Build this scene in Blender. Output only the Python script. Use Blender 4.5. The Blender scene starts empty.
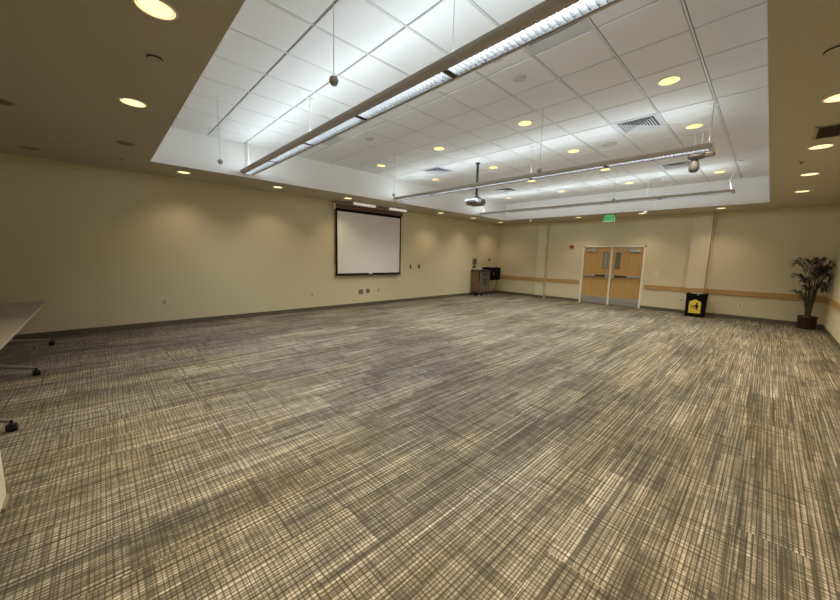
import bpy, bmesh, math, random
from mathutils import Vector, Matrix
random.seed(7)
PI = math.pi
S = bpy.context.scene
COL = S.collection
ORI = {}

# ------------------------------------------------------------------ room dimensions (metres)
CAM_Z = 1.5552
XL, XR = -8.55, 1.07          # left / right wall
YB, YF = 13.003, -3.0         # far wall / wall behind the camera
ZS, ZT = 3.024, 3.647         # soffit, tile ceiling
OX0, OX1, OY0, OY1 = -7.357, -0.175, 0.728, 11.58   # opening in the soffit

# ------------------------------------------------------------------ materials
def mat(name, col, rough=.6, metal=0, emit=None, es=0, bump=None, var=None, coat=0):
    m = bpy.data.materials.new(name); m.use_nodes = True
    nt = m.node_tree; b = nt.nodes['Principled BSDF']
    b.inputs['Roughness'].default_value = rough; b.inputs['Metallic'].default_value = metal
    b.inputs['Base Color'].default_value = (*col, 1)
    if name == 'matte_black': b.inputs['Specular IOR Level'].default_value = .15
    if coat: b.inputs['Coat Weight'].default_value = coat
    if emit:
        b.inputs['Emission Color'].default_value = (*emit, 1); b.inputs['Emission Strength'].default_value = es
    tc = nt.nodes.new('ShaderNodeTexCoord')
    if var:      # (scale, amount)
        n = nt.nodes.new('ShaderNodeTexNoise'); n.inputs['Scale'].default_value = var[0]; n.inputs['Detail'].default_value = 3
        r = nt.nodes.new('ShaderNodeMapRange')
        r.inputs['To Min'].default_value = 1 - var[1]; r.inputs['To Max'].default_value = 1 + var[1]
        mx = nt.nodes.new('ShaderNodeMix'); mx.data_type = 'RGBA'; mx.blend_type = 'MULTIPLY'; mx.inputs[0].default_value = 1
        mx.inputs[6].default_value = (*col, 1)
        nt.links.new(tc.outputs['Object'], n.inputs['Vector']); nt.links.new(n.outputs[0], r.inputs['Value'])
        nt.links.new(r.outputs[0], mx.inputs[7]); nt.links.new(mx.outputs[2], b.inputs['Base Color'])
    if bump:     # (scale, strength)
        n = nt.nodes.new('ShaderNodeTexNoise'); n.inputs['Scale'].default_value = bump[0]; n.inputs['Detail'].default_value = 4
        bp = nt.nodes.new('ShaderNodeBump'); bp.inputs['Strength'].default_value = bump[1]; bp.inputs['Distance'].default_value = .005
        nt.links.new(tc.outputs['Object'], n.inputs['Vector']); nt.links.new(n.outputs[0], bp.inputs['Height'])
        nt.links.new(bp.outputs[0], b.inputs['Normal'])
    return m

def wood_mat(name, c1, c2, axis='z', rough=.4):
    m = bpy.data.materials.new(name); m.use_nodes = True
    nt = m.node_tree; b = nt.nodes['Principled BSDF']; b.inputs['Roughness'].default_value = rough
    tc = nt.nodes.new('ShaderNodeTexCoord'); mp = nt.nodes.new('ShaderNodeMapping')
    sc = {'z': (14, 14, 1.2), 'x': (1.2, 14, 30), 'y': (14, 1.2, 30)}[axis]
    mp.inputs['Scale'].default_value = sc
    n = nt.nodes.new('ShaderNodeTexNoise'); n.inputs['Scale'].default_value = 1.5; n.inputs['Detail'].default_value = 6; n.inputs['Distortion'].default_value = .6
    r = nt.nodes.new('ShaderNodeValToRGB')
    r.color_ramp.elements[0].position = .3; r.color_ramp.elements[0].color = (*c1, 1)
    r.color_ramp.elements[1].position = .7; r.color_ramp.elements[1].color = (*c2, 1)
    nt.links.new(tc.outputs['Object'], mp.inputs[0]); nt.links.new(mp.outputs[0], n.inputs['Vector'])
    nt.links.new(n.outputs[0], r.inputs[0]); nt.links.new(r.outputs[0], b.inputs['Base Color'])
    return m

def carpet_mat():
    m = bpy.data.materials.new('woven_carpet'); m.use_nodes = True
    nt = m.node_tree; N = nt.nodes; K = nt.links
    b = N['Principled BSDF']; b.inputs['Roughness'].default_value = .92
    b.inputs['Specular IOR Level'].default_value = .15
    tc = N.new('ShaderNodeTexCoord')
    def noise(sx, sy, detail=2, off=0):
        mp = N.new('ShaderNodeMapping'); mp.inputs['Scale'].default_value = (sx, sy, 1); mp.inputs['Location'].default_value = (off, off * 1.7, off)
        n = N.new('ShaderNodeTexNoise'); n.inputs['Scale'].default_value = 1; n.inputs['Detail'].default_value = detail
        K.new(tc.outputs['Object'], mp.inputs[0]); K.new(mp.outputs[0], n.inputs['Vector']); return n.outputs[0]
    def rng(v, a, c, lo, hi):
        r = N.new('ShaderNodeMapRange'); r.inputs['From Min'].default_value = a; r.inputs['From Max'].default_value = c
        r.inputs['To Min'].default_value = lo; r.inputs['To Max'].default_value = hi; K.new(v, r.inputs['Value']); return r.outputs[0]
    def op(o, x, y):
        q = N.new('ShaderNodeMath'); q.operation = o
        for i, v in ((0, x), (1, y)):
            if isinstance(v, (int, float)): q.inputs[i].default_value = v
            else: K.new(v, q.inputs[i])
        return q.outputs[0]
    # carpet planks laid along y, brick offset
    sp = N.new('ShaderNodeSeparateXYZ'); cb = N.new('ShaderNodeCombineXYZ')
    K.new(tc.outputs['Object'], sp.inputs[0]); K.new(sp.outputs['Y'], cb.inputs['X']); K.new(sp.outputs['X'], cb.inputs['Y'])
    br = N.new('ShaderNodeTexBrick'); br.inputs['Scale'].default_value = 1
    br.inputs['Brick Width'].default_value = 1.0; br.inputs['Row Height'].default_value = .33; br.inputs['Mortar Size'].default_value = 0
    br.offset = .37
    br.inputs['Color1'].default_value = (0, 0, 0, 1); br.inputs['Color2'].default_value = (1, 1, 1, 1)
    K.new(cb.outputs[0], br.inputs['Vector'])
    pr = N.new('ShaderNodeSeparateColor'); K.new(br.outputs['Color'], pr.inputs[0]); prand = pr.outputs[0]
    X, Y = sp.outputs['X'], sp.outputs['Y']
    def wn(a, c):
        q = N.new('ShaderNodeCombineXYZ')
        for k_, v_ in (('X', a), ('Y', c)):
            if isinstance(v_, (int, float)): q.inputs[k_].default_value = v_
            else: K.new(v_, q.inputs[k_])
        w_ = N.new('ShaderNodeTexWhiteNoise'); w_.noise_dimensions = '2D'; K.new(q.outputs[0], w_.inputs['Vector']); return w_.outputs['Value']
    def dash(A, B, wid, length, seed):
        # straight yarn runs: each thread is cut into lengths of random tone
        ia = op('FLOOR', op('ADD', op('DIVIDE', A, wid), seed * 13.7), 0)
        ib = op('FLOOR', op('ADD', op('DIVIDE', B, length), op('MULTIPLY', wn(ia, seed), 9)), 0)
        return op('SUBTRACT', wn(ia, op('ADD', ib, seed * 7.3)), .5)
    plank = op('MULTIPLY', op('SUBTRACT', prand, .5), .16)
    broad = rng(noise(3, .6, 2, 3), .3, .7, -.05, .05)
    run = op('ADD', op('MULTIPLY', dash(X, Y, .013, .38, 1), .30), op('MULTIPLY', dash(X, Y, .031, .8, 2), .17))
    run = op('ADD', run, op('MULTIPLY', dash(X, Y, .16, 1.3, 5), .10))
    pick = op('ADD', op('MULTIPLY', dash(Y, X, .013, .12, 3), .15), op('MULTIPLY', dash(Y, X, .04, .25, 4), .05))
    s = op('ADD', op('ADD', plank, broad), op('ADD', op('ADD', run, pick), .55))
    def thread(A, period, seed, w, lo, off2):
        # straight dark threads, unevenly spaced, shifted from plank to plank
        q = N.new('ShaderNodeTexNoise'); q.noise_dimensions = '1D'; q.inputs['Scale'].default_value = 6; q.inputs['Detail'].default_value = 1
        K.new(op('ADD', A, seed), q.inputs['W'])
        jit = op('ADD', rng(q.outputs[0], .3, .7, -.55, .55), op('MULTIPLY', prand, off2))
        a = op('FRACT', op('ADD', op('DIVIDE', A, period), jit), 0)
        a = op('ABSOLUTE', op('SUBTRACT', a, .5), 0)
        return rng(a, w * .45, w, lo, 1)
    warp = op('MULTIPLY', thread(X, .023, 21, .20, .50, 3.3), thread(X, .083, 61, .05, .62, 5.1))
    weft = op('MULTIPLY', thread(Y, .025, 33, .17, .60, 4.7), thread(Y, .107, 77, .04, .72, 2.9))
    s = op('MULTIPLY', s, op('MULTIPLY', warp, weft))
    ramp = N.new('ShaderNodeValToRGB'); e = ramp.color_ramp.elements
    e[0].position = .05; e[0].color = (.045, .038, .029, 1)
    e[1].position = .95; e[1].color = (.66, .60, .49, 1)
    x = e.new(.35); x.color = (.115, .102, .083, 1)
    x = e.new(.6); x.color = (.275, .243, .193, 1)
    K.new(s, ramp.inputs[0])
    hue = rng(noise(2.2, .6, 2, 41), .35, .65, 0, 1)
    mx = N.new('ShaderNodeMix'); mx.data_type = 'RGBA'; mx.blend_type = 'MULTIPLY'; mx.inputs[0].default_value = 1
    hm = N.new('ShaderNodeMix'); hm.data_type = 'RGBA'; hm.inputs[6].default_value = (1.0, .98, .96, 1); hm.inputs[7].default_value = (1.06, 1.0, .86, 1)
    K.new(hue, hm.inputs[0]); K.new(ramp.outputs[0], mx.inputs[6]); K.new(hm.outputs[2], mx.inputs[7])
    K.new(mx.outputs[2], b.inputs['Base Color'])
    bp = N.new('ShaderNodeBump'); bp.inputs['Strength'].default_value = .15; bp.inputs['Distance'].default_value = .003
    K.new(s, bp.inputs['Height']); K.new(bp.outputs[0], b.inputs['Normal'])
    return m

M = dict(
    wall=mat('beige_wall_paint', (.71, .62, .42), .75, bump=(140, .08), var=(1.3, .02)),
    pilaster=mat('light_beige_pilaster', (.74, .64, .46), .7, bump=(140, .06)),
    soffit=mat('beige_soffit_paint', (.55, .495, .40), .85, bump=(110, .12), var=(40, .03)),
    white=mat('white_bulkhead_paint', (.80, .79, .755), .75, bump=(120, .05)),
    tile=mat('mineral_fibre_tile', (.80, .80, .78), .9, bump=(170, .35), var=(230, .07)),
    grid=mat('ceiling_grid_metal', (.24, .24, .235), .6),
    gridw=mat('ceiling_main_runner', (.72, .72, .70), .4),
    base=mat('taupe_vinyl_base', (.135, .115, .075), .5),
    carpet=carpet_mat(),
    maple=wood_mat('maple_door_veneer', (.48, .285, .092), (.58, .36, .135), 'z', .35),
    rail=wood_mat('maple_chair_rail', (.44, .265, .095), (.53, .335, .13), 'x', .35),
    raily=wood_mat('maple_chair_rail_side', (.44, .265, .095), (.53, .335, .13), 'y', .35),
    frame=mat('cream_door_frame', (.86, .81, .69), .4),
    steel=mat('brushed_steel', (.56, .55, .52), .35, .85),
    kick=mat('satin_kick_plate', (.42, .41, .38), .42, .5),
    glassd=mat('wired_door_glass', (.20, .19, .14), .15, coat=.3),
    glassl=mat('pale_door_glass', (.36, .37, .33), .15, coat=.3),  # paler tone than the pane in the other leaf
    black=mat('black_plastic', (.012, .011, .010), .4),
    blackm=mat('matte_black', (.006, .0055, .005), .9),
    lid=mat('dark_laminate_lid', (.03, .022, .018), .35),
    cart=wood_mat('brown_cart_laminate', (.17, .09, .044), (.22, .12, .062), 'z', .45),
    cartp=mat('bronze_grey_panel', (.17, .135, .09), .4),
    cartg=mat('dark_teal_panel', (.045, .075, .062), .3),
    housing=mat('taupe_fixture_housing', (.50, .48, .43), .45, var=(3, .02)),
    louver=mat('parabolic_louver', (.34, .35, .36), .4, .0),
    white_p=mat('white_plastic', (.80, .79, .76), .4),
    cable=mat('light_grey_cable', (.52, .51, .49), .5),
    cablew=mat('white_cord', (.80, .79, .77), .5),
    pole=mat('dark_grey_pole', (.03, .03, .032), .45, .3),
    proj=mat('grey_projector_shell', (.34, .335, .32), .4),
    projd=mat('grey_projector_base', (.20, .17, .14), .5),
    lens=mat('dark_lens', (.01, .01, .012), .08, coat=1),
    camg=mat('grey_dome_camera', (.15, .145, .13), .6),
    micg=mat('grey_mic_body', (.40, .39, .37), .6, bump=(900, .3)),
    micw=mat('white_mic_body', (.82, .80, .76), .5),
    screen=mat('projection_fabric', (.84, .81, .765), .85),
    scase=wood_mat('brown_screen_case', (.13, .062, .032), (.17, .085, .045), 'y', .5),
    plate=mat('cream_wall_plate', (.66, .61, .48), .4),
    plateb=mat('brown_wall_plate', (.22, .18, .13), .45),
    platek=mat('dark_wall_plate', (.09, .085, .07), .35),
    panelg=mat('grey_control_panel', (.10, .105, .09), .3),
    red=mat('red_alarm_plastic', (.26, .022, .016), .4),
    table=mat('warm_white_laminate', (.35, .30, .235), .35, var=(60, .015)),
    tedge=mat('table_edge_band', (.42, .40, .32), .4),
    leg=mat('silver_table_leg', (.40, .385, .33), .38, .5),
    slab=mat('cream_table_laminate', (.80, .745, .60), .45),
    rub=mat('grey_brown_rubber', (.20, .165, .10), .6),
    reflector=mat('downlight_reflector', (.80, .70, .45), .25, .4, emit=(1, .80, .42), es=1.0),
    ring=mat('downlight_trim', (.78, .72, .58), .5),
    lit=mat('warm_lamp_lens', (1, .9, .6), .5, emit=(1.0, .80, .19), es=.80),
    lits=mat('warm_white_lamp_lens', (1, .92, .7), .5, emit=(1.0, .86, .42), es=.95),
    off=mat('dark_lamp_opening', (.13, .10, .065), .4),
    offr=mat('dim_downlight_trim', (.42, .37, .28), .5),
    tube=mat('cool_fluorescent_lens', (1, 1, 1), .5, emit=(.92, .96, 1.0), es=5.0),
    grille=mat('grey_speaker_grille', (.55, .55, .53), .6),
    soffring=mat('soffit_disc_paint', (.40, .34, .245), .6),
    sdark=mat('dark_rim_and_shade', (.06, .045, .03), .7),  # dark rim colour, also the painted shade strip on the pilasters
    diff=mat('diffuser_white_metal', (.60, .61, .63), .45),
    diffd=mat('diffuser_dark_throat', (.10, .10, .11), .7),
    rgrille=mat('bronze_return_grille', (.17, .145, .095), .55),
    rgrilled=mat('return_grille_throat', (.035, .028, .018), .8),
    exit=mat('green_exit_glow', (.16, .50, .22), .4, emit=(.10, .50, .18), es=.30),
    exitl=mat('green_exit_letter', (.005, .20, .04), .4, emit=(.0, .30, .05), es=.12),
    exitp=mat('clear_exit_plate', (.62, .70, .60), .2, emit=(.35, .75, .42), es=.12),
    yellow=mat('yellow_sign_face', (.78, .55, .06), .5),
    pot=mat('dark_brown_pot', (.050, .027, .018), .35),
    soil=mat('potting_moss', (.02, .016, .010), .9),
    palm=mat('palm_leaf', (.012, .018, .009), .5, var=(9, .35)),
    cane=mat('palm_cane', (.075, .078, .030), .55, var=(12, .25)),
    wash=mat('white_tube_added_glow', (.86, .84, .80), .4, emit=(1, .95, .85), es=.22),  # slight glow added so the shaded tubes look bright
)

# ------------------------------------------------------------------ mesh builder
class MB:
    def __init__(s): s.v = []; s.f = []; s.mi = []; s.m = 0; s.sm = []
    def add(s, vs, fs, smooth=False):
        b = len(s.v); s.v += [tuple(v) for v in vs]
        for f in fs: s.f.append([b + i for i in f]); s.mi.append(s.m); s.sm.append(smooth)
        return s
    def box(s, x0, x1, y0, y1, z0, z1):
        vs = [(x, y, z) for z in (z0, z1) for y in (y0, y1) for x in (x0, x1)]
        return s.add(vs, [(0, 2, 3, 1), (4, 5, 7, 6), (0, 1, 5, 4), (2, 6, 7, 3), (0, 4, 6, 2), (1, 3, 7, 5)])
    def obox(s, c, size, rz=0, rx=0, ry=0):
        R = Matrix.Rotation(rz, 3, 'Z') @ Matrix.Rotation(ry, 3, 'Y') @ Matrix.Rotation(rx, 3, 'X')
        c = Vector(c); h = Vector(size) / 2
        vs = [c + R @ Vector((x * h.x, y * h.y, z * h.z)) for z in (-1, 1) for y in (-1, 1) for x in (-1, 1)]
        return s.add(vs, [(0, 2, 3, 1), (4, 5, 7, 6), (0, 1, 5, 4), (2, 6, 7, 3), (0, 4, 6, 2), (1, 3, 7, 5)])
    def tube(s, pts, r, n=10, caps=True):
        pts = [Vector(p) for p in pts]; rs = r if isinstance(r, (list, tuple)) else [r] * len(pts)
        rings = []; up = None
        for i, p in enumerate(pts):
            d = (pts[min(i + 1, len(pts) - 1)] - pts[max(i - 1, 0)]).normalized()
            if up is None: up = Vector((0, 0, 1)) if abs(d.z) < .9 else Vector((1, 0, 0))
            a = d.cross(up).normalized(); b = a.cross(d).normalized(); up = b
            rings.append([p + rs[i] * (math.cos(2 * PI * k / n) * a + math.sin(2 * PI * k / n) * b) for k in range(n)])
        vs = [v for rg in rings for v in rg]; fs = []
        for i in range(len(pts) - 1):
            for k in range(n):
                k2 = (k + 1) % n; fs.append((i * n + k, i * n + k2, (i + 1) * n + k2, (i + 1) * n + k))
        s.add(vs, fs, True)
        if caps: s.add(rings[0], [tuple(range(n))]); s.add(rings[-1], [tuple(range(n - 1, -1, -1))])
        return s
    def lathe(s, prof, c=(0, 0, 0), n=28, smooth=True, ax=None):
        # prof: (r, z) list
        c = Vector(c); R = ax if ax else Matrix.Identity(3)
        vs = []; fs = []
        for (r, z) in prof:
            for k in range(n):
                a = 2 * PI * k / n; vs.append(c + R @ Vector((r * math.cos(a), r * math.sin(a), z)))
        for i in range(len(prof) - 1):
            for k in range(n):
                k2 = (k + 1) % n; fs.append((i * n + k, i * n + k2, (i + 1) * n + k2, (i + 1) * n + k))
        return s.add(vs, fs, smooth)
    def prism(s, poly, d, plane='yz', a=0, b=1):
        # polygon extruded between a and b along the remaining axis
        def P(u, v, w): return {'yz': (w, u, v), 'xz': (u, w, v), 'xy': (u, v, w)}[plane]
        n = len(poly); vs = [P(u, v, a) for u, v in poly] + [P(u, v, b) for u, v in poly]
        fs = [tuple(range(n)), tuple(range(2 * n - 1, n - 1, -1))] + [(i, i + n, (i + 1) % n + n, (i + 1) % n) for i in range(n)]
        return s.add(vs, fs)
    def ball(s, c, r, nu=16, nv=10, sz=1):
        return s.lathe([(max(1e-4, r * math.sin(PI * i / nv)), -r * sz * math.cos(PI * i / nv)) for i in range(nv + 1)], c, nu)
    def build(s, name, mats, parent=None, bevel=0):
        if not isinstance(mats, (list, tuple)): mats = [mats]
        o0 = ORI.get(parent.as_pointer(), Vector()) if parent else Vector()
        me = bpy.data.meshes.new(name)
        me.from_pydata([tuple(Vector(v) - o0) for v in s.v], [], s.f)
        for m_ in mats: me.materials.append(m_)
        for p, i, sm in zip(me.polygons, s.mi, s.sm): p.material_index = i; p.use_smooth = sm
        bm = bmesh.new(); bm.from_mesh(me); bmesh.ops.recalc_face_normals(bm, faces=bm.faces); bm.to_mesh(me); bm.free()
        me.update()
        o = bpy.data.objects.new(name, me); COL.objects.link(o)
        if parent: o.parent = parent
        ORI[o.as_pointer()] = o0
        if bevel:
            bv = o.modifiers.new('bevel', 'BEVEL'); bv.width = bevel; bv.segments = 2; bv.limit_method = 'ANGLE'
        return o

def tag(o, label, cat, group=None, kind=None):
    o['label'] = label; o['category'] = cat
    if group: o['group'] = group
    if kind: o['kind'] = kind
    return o
def thing(name, label, cat, loc, group=None):
    o = bpy.data.objects.new(name, None); COL.objects.link(o); o.location = loc; o.empty_display_size = .1
    ORI[o.as_pointer()] = Vector(loc)
    return tag(o, label, cat, group)
def dup(root, loc, label):
    def cp(o, par):
        c = o.copy(); COL.objects.link(c)
        if par: c.parent = par
        for ch in [x for x in bpy.data.objects if x.parent == o and x != c]: cp(ch, c)
        return c
    r = cp(root, None); r.location = loc; r['label'] = label; return r
def struct(o, label, cat): return tag(o, label, cat, kind='structure')

# ------------------------------------------------------------------ shell
struct(MB().box(XL - .15, XR + .15, YF - .15, YB + .15, -.1, 0).build('floor', M['carpet']), 'taupe and beige cross-woven carpet in planks across the whole room', 'floor')
struct(MB().box(XL - .15, XL, YF - .15, YB + .15, 0, ZT + .2).build('wall_left', M['wall']), 'long beige painted wall behind the projection screen', 'wall')
struct(MB().box(XR, XR + .15, YF - .15, YB + .15, 0, ZT + .2).build('wall_right', M['wall']), 'beige side wall beside the potted palm', 'wall')
struct(MB().box(XL - .15, XR + .15, YF - .15, YF, 0, ZT + .2).build('wall_front', M['wall']), 'plain beige wall at the near end of the room', 'wall')
DX0, DX1, DZ = -4.86, -2.875, 2.085
b = MB().box(XL - .15, DX0 + .05, YB, YB + .15, 0, ZT + .2).box(DX1 - .05, XR + .15, YB, YB + .15, 0, ZT + .2).box(DX0 + .05, DX1 - .05, YB, YB + .15, DZ - .05, ZT + .2)
struct(b.build('wall_back', M['wall']), 'beige far wall around the double wooden doors', 'wall')

# tile ceiling: panels hung between slim tees, deeper joints
TX = [-2.555 - .6096 * n for n in range(8, -5, -1)]
TX = [OX0 - .02] + [x for x in TX if OX0 + .03 < x < OX1 - .03] + [OX1 + .02]
RY = [1.583 + .6112 * m for m in range(-1, 17)]
RY = [OY0 - .02] + [y for y in RY if OY0 + .05 < y < OY1 - .05] + [OY1 + .02]
g = MB().box(OX0 - .2, OX1 + .2, OY0 - .2, OY1 + .2, ZT + .008, ZT + .15)
VENT_CELLS = []
def cell(x, y):
    i = max(k for k in range(len(TX) - 1) if TX[k] <= x); j = max(k for k in range(len(RY) - 1) if RY[k] <= y)
    return TX[i], TX[i + 1], RY[j], RY[j + 1]
vents = [(-1.65, 3.1), (-5.90, 3.1), (-1.65, 6.17), (-5.90, 6.17), (-1.65, 9.15), (-5.90, 9.15)]
vc = [cell(*v) for v in vents]
g.m = 1
for i in range(len(TX) - 1):
    for j in range(len(RY) - 1):
        if (TX[i], TX[i + 1], RY[j], RY[j + 1]) in vc: continue
        x0, x1, y0, y1 = TX[i] + .013, TX[i + 1] - .013, RY[j] + .009, RY[j + 1] - .009
        t = .004
        vs = [(x0, y0, ZT + .008), (x1, y0, ZT + .008), (x1, y1, ZT + .008), (x0, y1, ZT + .008),
              (x0 + t, y0 + t, ZT), (x1 - t, y0 + t, ZT), (x1 - t, y1 - t, ZT), (x0 + t, y1 - t, ZT)]
        g.add(vs, [(4, 5, 6, 7), (0, 1, 5, 4), (1, 2, 6, 5), (2, 3, 7, 6), (3, 0, 4, 7)])
g.m = 2   # main runners stand a little proud
for x in TX[1:-1]:
    g.box(x - .0065, x + .0065, OY0, OY1, ZT - .001, ZT + .007)
struct(g.build('ceiling', [M['grid'], M['tile'], M['gridw']]), 'raised ceiling of square white acoustic tiles in a thin grid', 'ceiling')
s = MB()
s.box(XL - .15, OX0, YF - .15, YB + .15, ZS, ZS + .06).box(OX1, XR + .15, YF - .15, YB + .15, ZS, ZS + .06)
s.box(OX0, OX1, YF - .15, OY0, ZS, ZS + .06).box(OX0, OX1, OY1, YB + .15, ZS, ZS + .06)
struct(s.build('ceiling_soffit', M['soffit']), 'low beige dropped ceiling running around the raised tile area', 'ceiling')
s = MB(); e = .004
s.box(OX0, OX0 + e, OY0, OY1, ZS, ZT + .004).box(OX1 - e, OX1, OY0, OY1, ZS, ZT + .004)
s.box(OX0, OX1, OY0, OY0 + e, ZS, ZT + .004).box(OX0, OX1, OY1 - e, OY1, ZS, ZT + .004)
s.box(OX0 - .06, OX0, OY0 - .06, OY1 + .06, ZS + .061, ZT + .1).box(OX1, OX1 + .06, OY0 - .06, OY1 + .06, ZS + .061, ZT + .1)
s.box(OX0, OX1, OY0 - .06, OY0, ZS + .061, ZT + .1).box(OX0, OX1, OY1, OY1 + .06, ZS + .061, ZT + .1)
struct(s.build('trim_1', M['white']), 'white vertical bulkhead faces around the raised tile ceiling', 'bulkhead')

# baseboards
bt = .10
struct(MB().box(XL, XL + .012, YF, YB, 0, bt).build('baseboard_left', M['base']), 'taupe vinyl baseboard along the long screen wall', 'baseboard')
struct(MB().box(XR - .012, XR, YF, YB, 0, bt).build('baseboard_right', M['base']), 'taupe vinyl baseboard below the side wall by the palm', 'baseboard')
PIL = [(-6.60, -6.20), (-1.72, -1.25)]; PD = .14
bb = MB(); xs = [XL]
for a, c in PIL: pass
for x0, x1 in ((XL, PIL[0][0]), (PIL[0][1], DX0), (DX1, PIL[1][0]), (PIL[1][1], XR)):
    bb.box(x0, x1, YB - .012, YB, 0, bt)
struct(bb.build('baseboard_back', M['base']), 'taupe vinyl baseboard along the far wall', 'baseboard')
for i, ((x0, x1), lb) in enumerate(zip(PIL, ('square beige pilaster between corner cabinet and double doors', 'square beige pilaster behind the black bin'))):
    p = MB().box(x0, x1 - .03, YB - PD, YB, 0, ZS)
    p.m = 1; p.box(x1 - .03, x1 - .012, YB - PD + .02, YB, 0, ZS)  # dark strip coloured as the shadow side of the pilaster
    p.m = 0; p.box(x1 - .012, x1, YB - PD, YB, 0, ZS)
    p.m = 2; p.box(x0 - .006, x1 - .03, YB - PD - .008, YB, 0, bt)
    struct(p.build('trim_%d' % (2 + i), [M['pilaster'], M['sdark'], M['base']]), lb, 'pilaster')
# chair rails
RZ0, RZ1 = .655, .805
def rail(n, segs, lb, m='rail'):
    r = MB()
    for q in segs: r.box(*q, RZ0, RZ1)
    struct(r.build('trim_%d' % n, M[m], bevel=.004), lb, 'chair rail')
rail(4, [(-8.36, PIL[0][0], YB - .022, YB), (PIL[0][0] - .02, PIL[0][1] + .02, YB - PD - .022, YB - PD), (PIL[0][1], DX0 - .01 - .04, YB - .022, YB)], 'maple chair rail between the corner cabinet and the doors')
rail(5, [(DX1 + .06, PIL[1][0], YB - .022, YB), (PIL[1][0] - .02, PIL[1][1] + .02, YB - PD - .022, YB - PD), (PIL[1][1], XR - .022, YB - .022, YB)], 'maple chair rail from the doors to the corner behind the palm')
rail(6, [(XR - .022, XR, 4.0, YB)], 'maple chair rail along the side wall by the palm', 'raily')

# ------------------------------------------------------------------ doors
f = MB()
YD = YB - .02
f.box(DX0, DX0 + .06, YD, YB + .12, 0, DZ).box(DX1 - .06, DX1, YD, YB + .12, 0, DZ).box(DX0, DX1, YD, YB + .12, DZ - .055, DZ)
xm = -3.88
f.box(xm - .028, xm + .028, YD, YB + .08, 0, DZ - .055)
struct(f.build('trim_7', M['frame'], bevel=.004), 'cream metal frame and centre post around the double doors', 'door frame')
def door(n, x0, x1, inner, lb, glass):
    # inner: +1 if meeting edge is at x1
    lf = MB()
    z0, z1 = .012, DZ - .06; yf = YB + .03
    wa, wb = (x1 - .25, x1 - .085) if inner > 0 else (x0 + .085, x0 + .25)
    wz0, wz1 = 1.27, 1.85
    lf.box(x0, wa, yf, yf + .045, z0, z1).box(wb, x1, yf, yf + .045, z0, z1).box(wa, wb, yf, yf + .045, z0, wz0).box(wa, wb, yf, yf + .045, wz1, z1)
    d = lf.build('door_%d' % n, M['maple']); struct(d, lb, 'door')
    q = MB(); t = .022
    q.box(wa - .004, wa + t, yf - .008, yf + .05, wz0 - .004, wz1 + .004).box(wb - t, wb + .004, yf - .008, yf + .05, wz0 - .004, wz1 + .004)
    q.box(wa + t, wb - t, yf - .008, yf + .05, wz0 - .004, wz0 + t).box(wa + t, wb - t, yf - .008, yf + .05, wz1 - t, wz1 + .004)
    vf = q.build('vision_frame', M['rub'], d)
    MB().box(wa + t, wb - t, yf + .012, yf + .022, wz0 + t, wz1 - t).build('glass_pane', M[glass], vf)
    MB().box(x0 + .012, x1 - .012, yf - .004, yf, .02, .27).build('kick_plate', M['kick'], d)
    # push bar: rail, touch bar, latch head
    p = MB().box(x0 + .03, x1 - .03, yf - .018, yf, 1.005, 1.05)
    pb = p.build('push_bar', M['steel'], d)
    ta, tb = (x0 + .42, x1 - .12) if inner > 0 else (x0 + .12, x1 - .42)
    MB().box(ta, tb, yf - .062, yf - .02, 1.0, 1.052).build('touch_bar', M['black'], pb, .004)
    ea, eb = (x0 + .03, x0 + .42) if inner > 0 else (x1 - .42, x1 - .03)
    MB().box(ea, eb, yf - .052, yf - .018, .995, 1.052).build('bar_cover', M['steel'], pb, .004)
    ca, cb = (x1 - .12, x1 - .03) if inner > 0 else (x0 + .03, x0 + .12)
    MB().box(ca, cb, yf - .075, yf - .018, .93, 1.12).build('latch_head', M['steel'], pb, .006)
    # closer
    c0, c1 = (x0 + .07, x0 + .40) if inner > 0 else (x1 - .40, x1 - .07)
    cl = MB().box(c0, c1, yf - .075, yf, 1.87, 1.945).build('door_closer', M['steel'], d, .008)
    MB().obox(((c0 + c1) / 2 + inner * .16, yf - .055, 1.962), (.30, .022, .012), rz=.10).obox(((c0 + c1) / 2 + inner * .05, yf - .05, 1.975), (.34, .02, .010), rz=-.12).build('closer_arm', M['steel'], cl)
    h = MB()
    hx = x0 - .001 if inner > 0 else x1 + .001
    for z in (.25, 1.0, 1.8): h.tube([(hx, yf - .008, z), (hx, yf - .008, z + .11)], .009)
    h.build('hinge', M['steel'], d)
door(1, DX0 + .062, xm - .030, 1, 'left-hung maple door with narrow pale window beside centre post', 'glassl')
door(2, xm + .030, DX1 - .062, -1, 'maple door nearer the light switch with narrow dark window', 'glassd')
struct(MB().box(DX0 + .05, DX1 - .05, YB + .12, YB + .15, 0, DZ).build('wall_corridor', M['sdark']), 'dark corridor backing behind the double doors', 'wall')

# ------------------------------------------------------------------ downlights
def make_downlight(label, loc, lens_m, ring_m, group):
    t = thing('recessed_downlight', label, 'downlight', loc, group); x, y, z = loc
    MB().lathe([(.098, -.001), (.100, -.004), (.112, -.004), (.116, .0)], loc, 36).build('trim_ring', M[ring_m], t)
    MB().lathe([(.0985, -.0035), (.093, .0), (.080, .0005)], loc, 36).build('reflector', M['reflector' if lens_m != 'off' else 'offr'], t)
    MB().lathe([(.0001, -.0025), (.05, -.0022), (.088, -.0008)], loc, 36).build('lamp_lens', M[lens_m], t)
    return t
def lamp(loc, power, col, size=115, blend=1.0, r=.05):
    l = bpy.data.lights.new('downlight_lamp', 'SPOT'); l.energy = power; l.color = col
    l.spot_size = math.radians(size); l.spot_blend = blend; l.shadow_soft_size = r
    o = bpy.data.objects.new('downlight_lamp', l); COL.objects.link(o); o.location = (loc[0], loc[1], loc[2] - .055)
    o['kind'] = 'helper'
WARM = (1.0, .82, .53)
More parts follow.
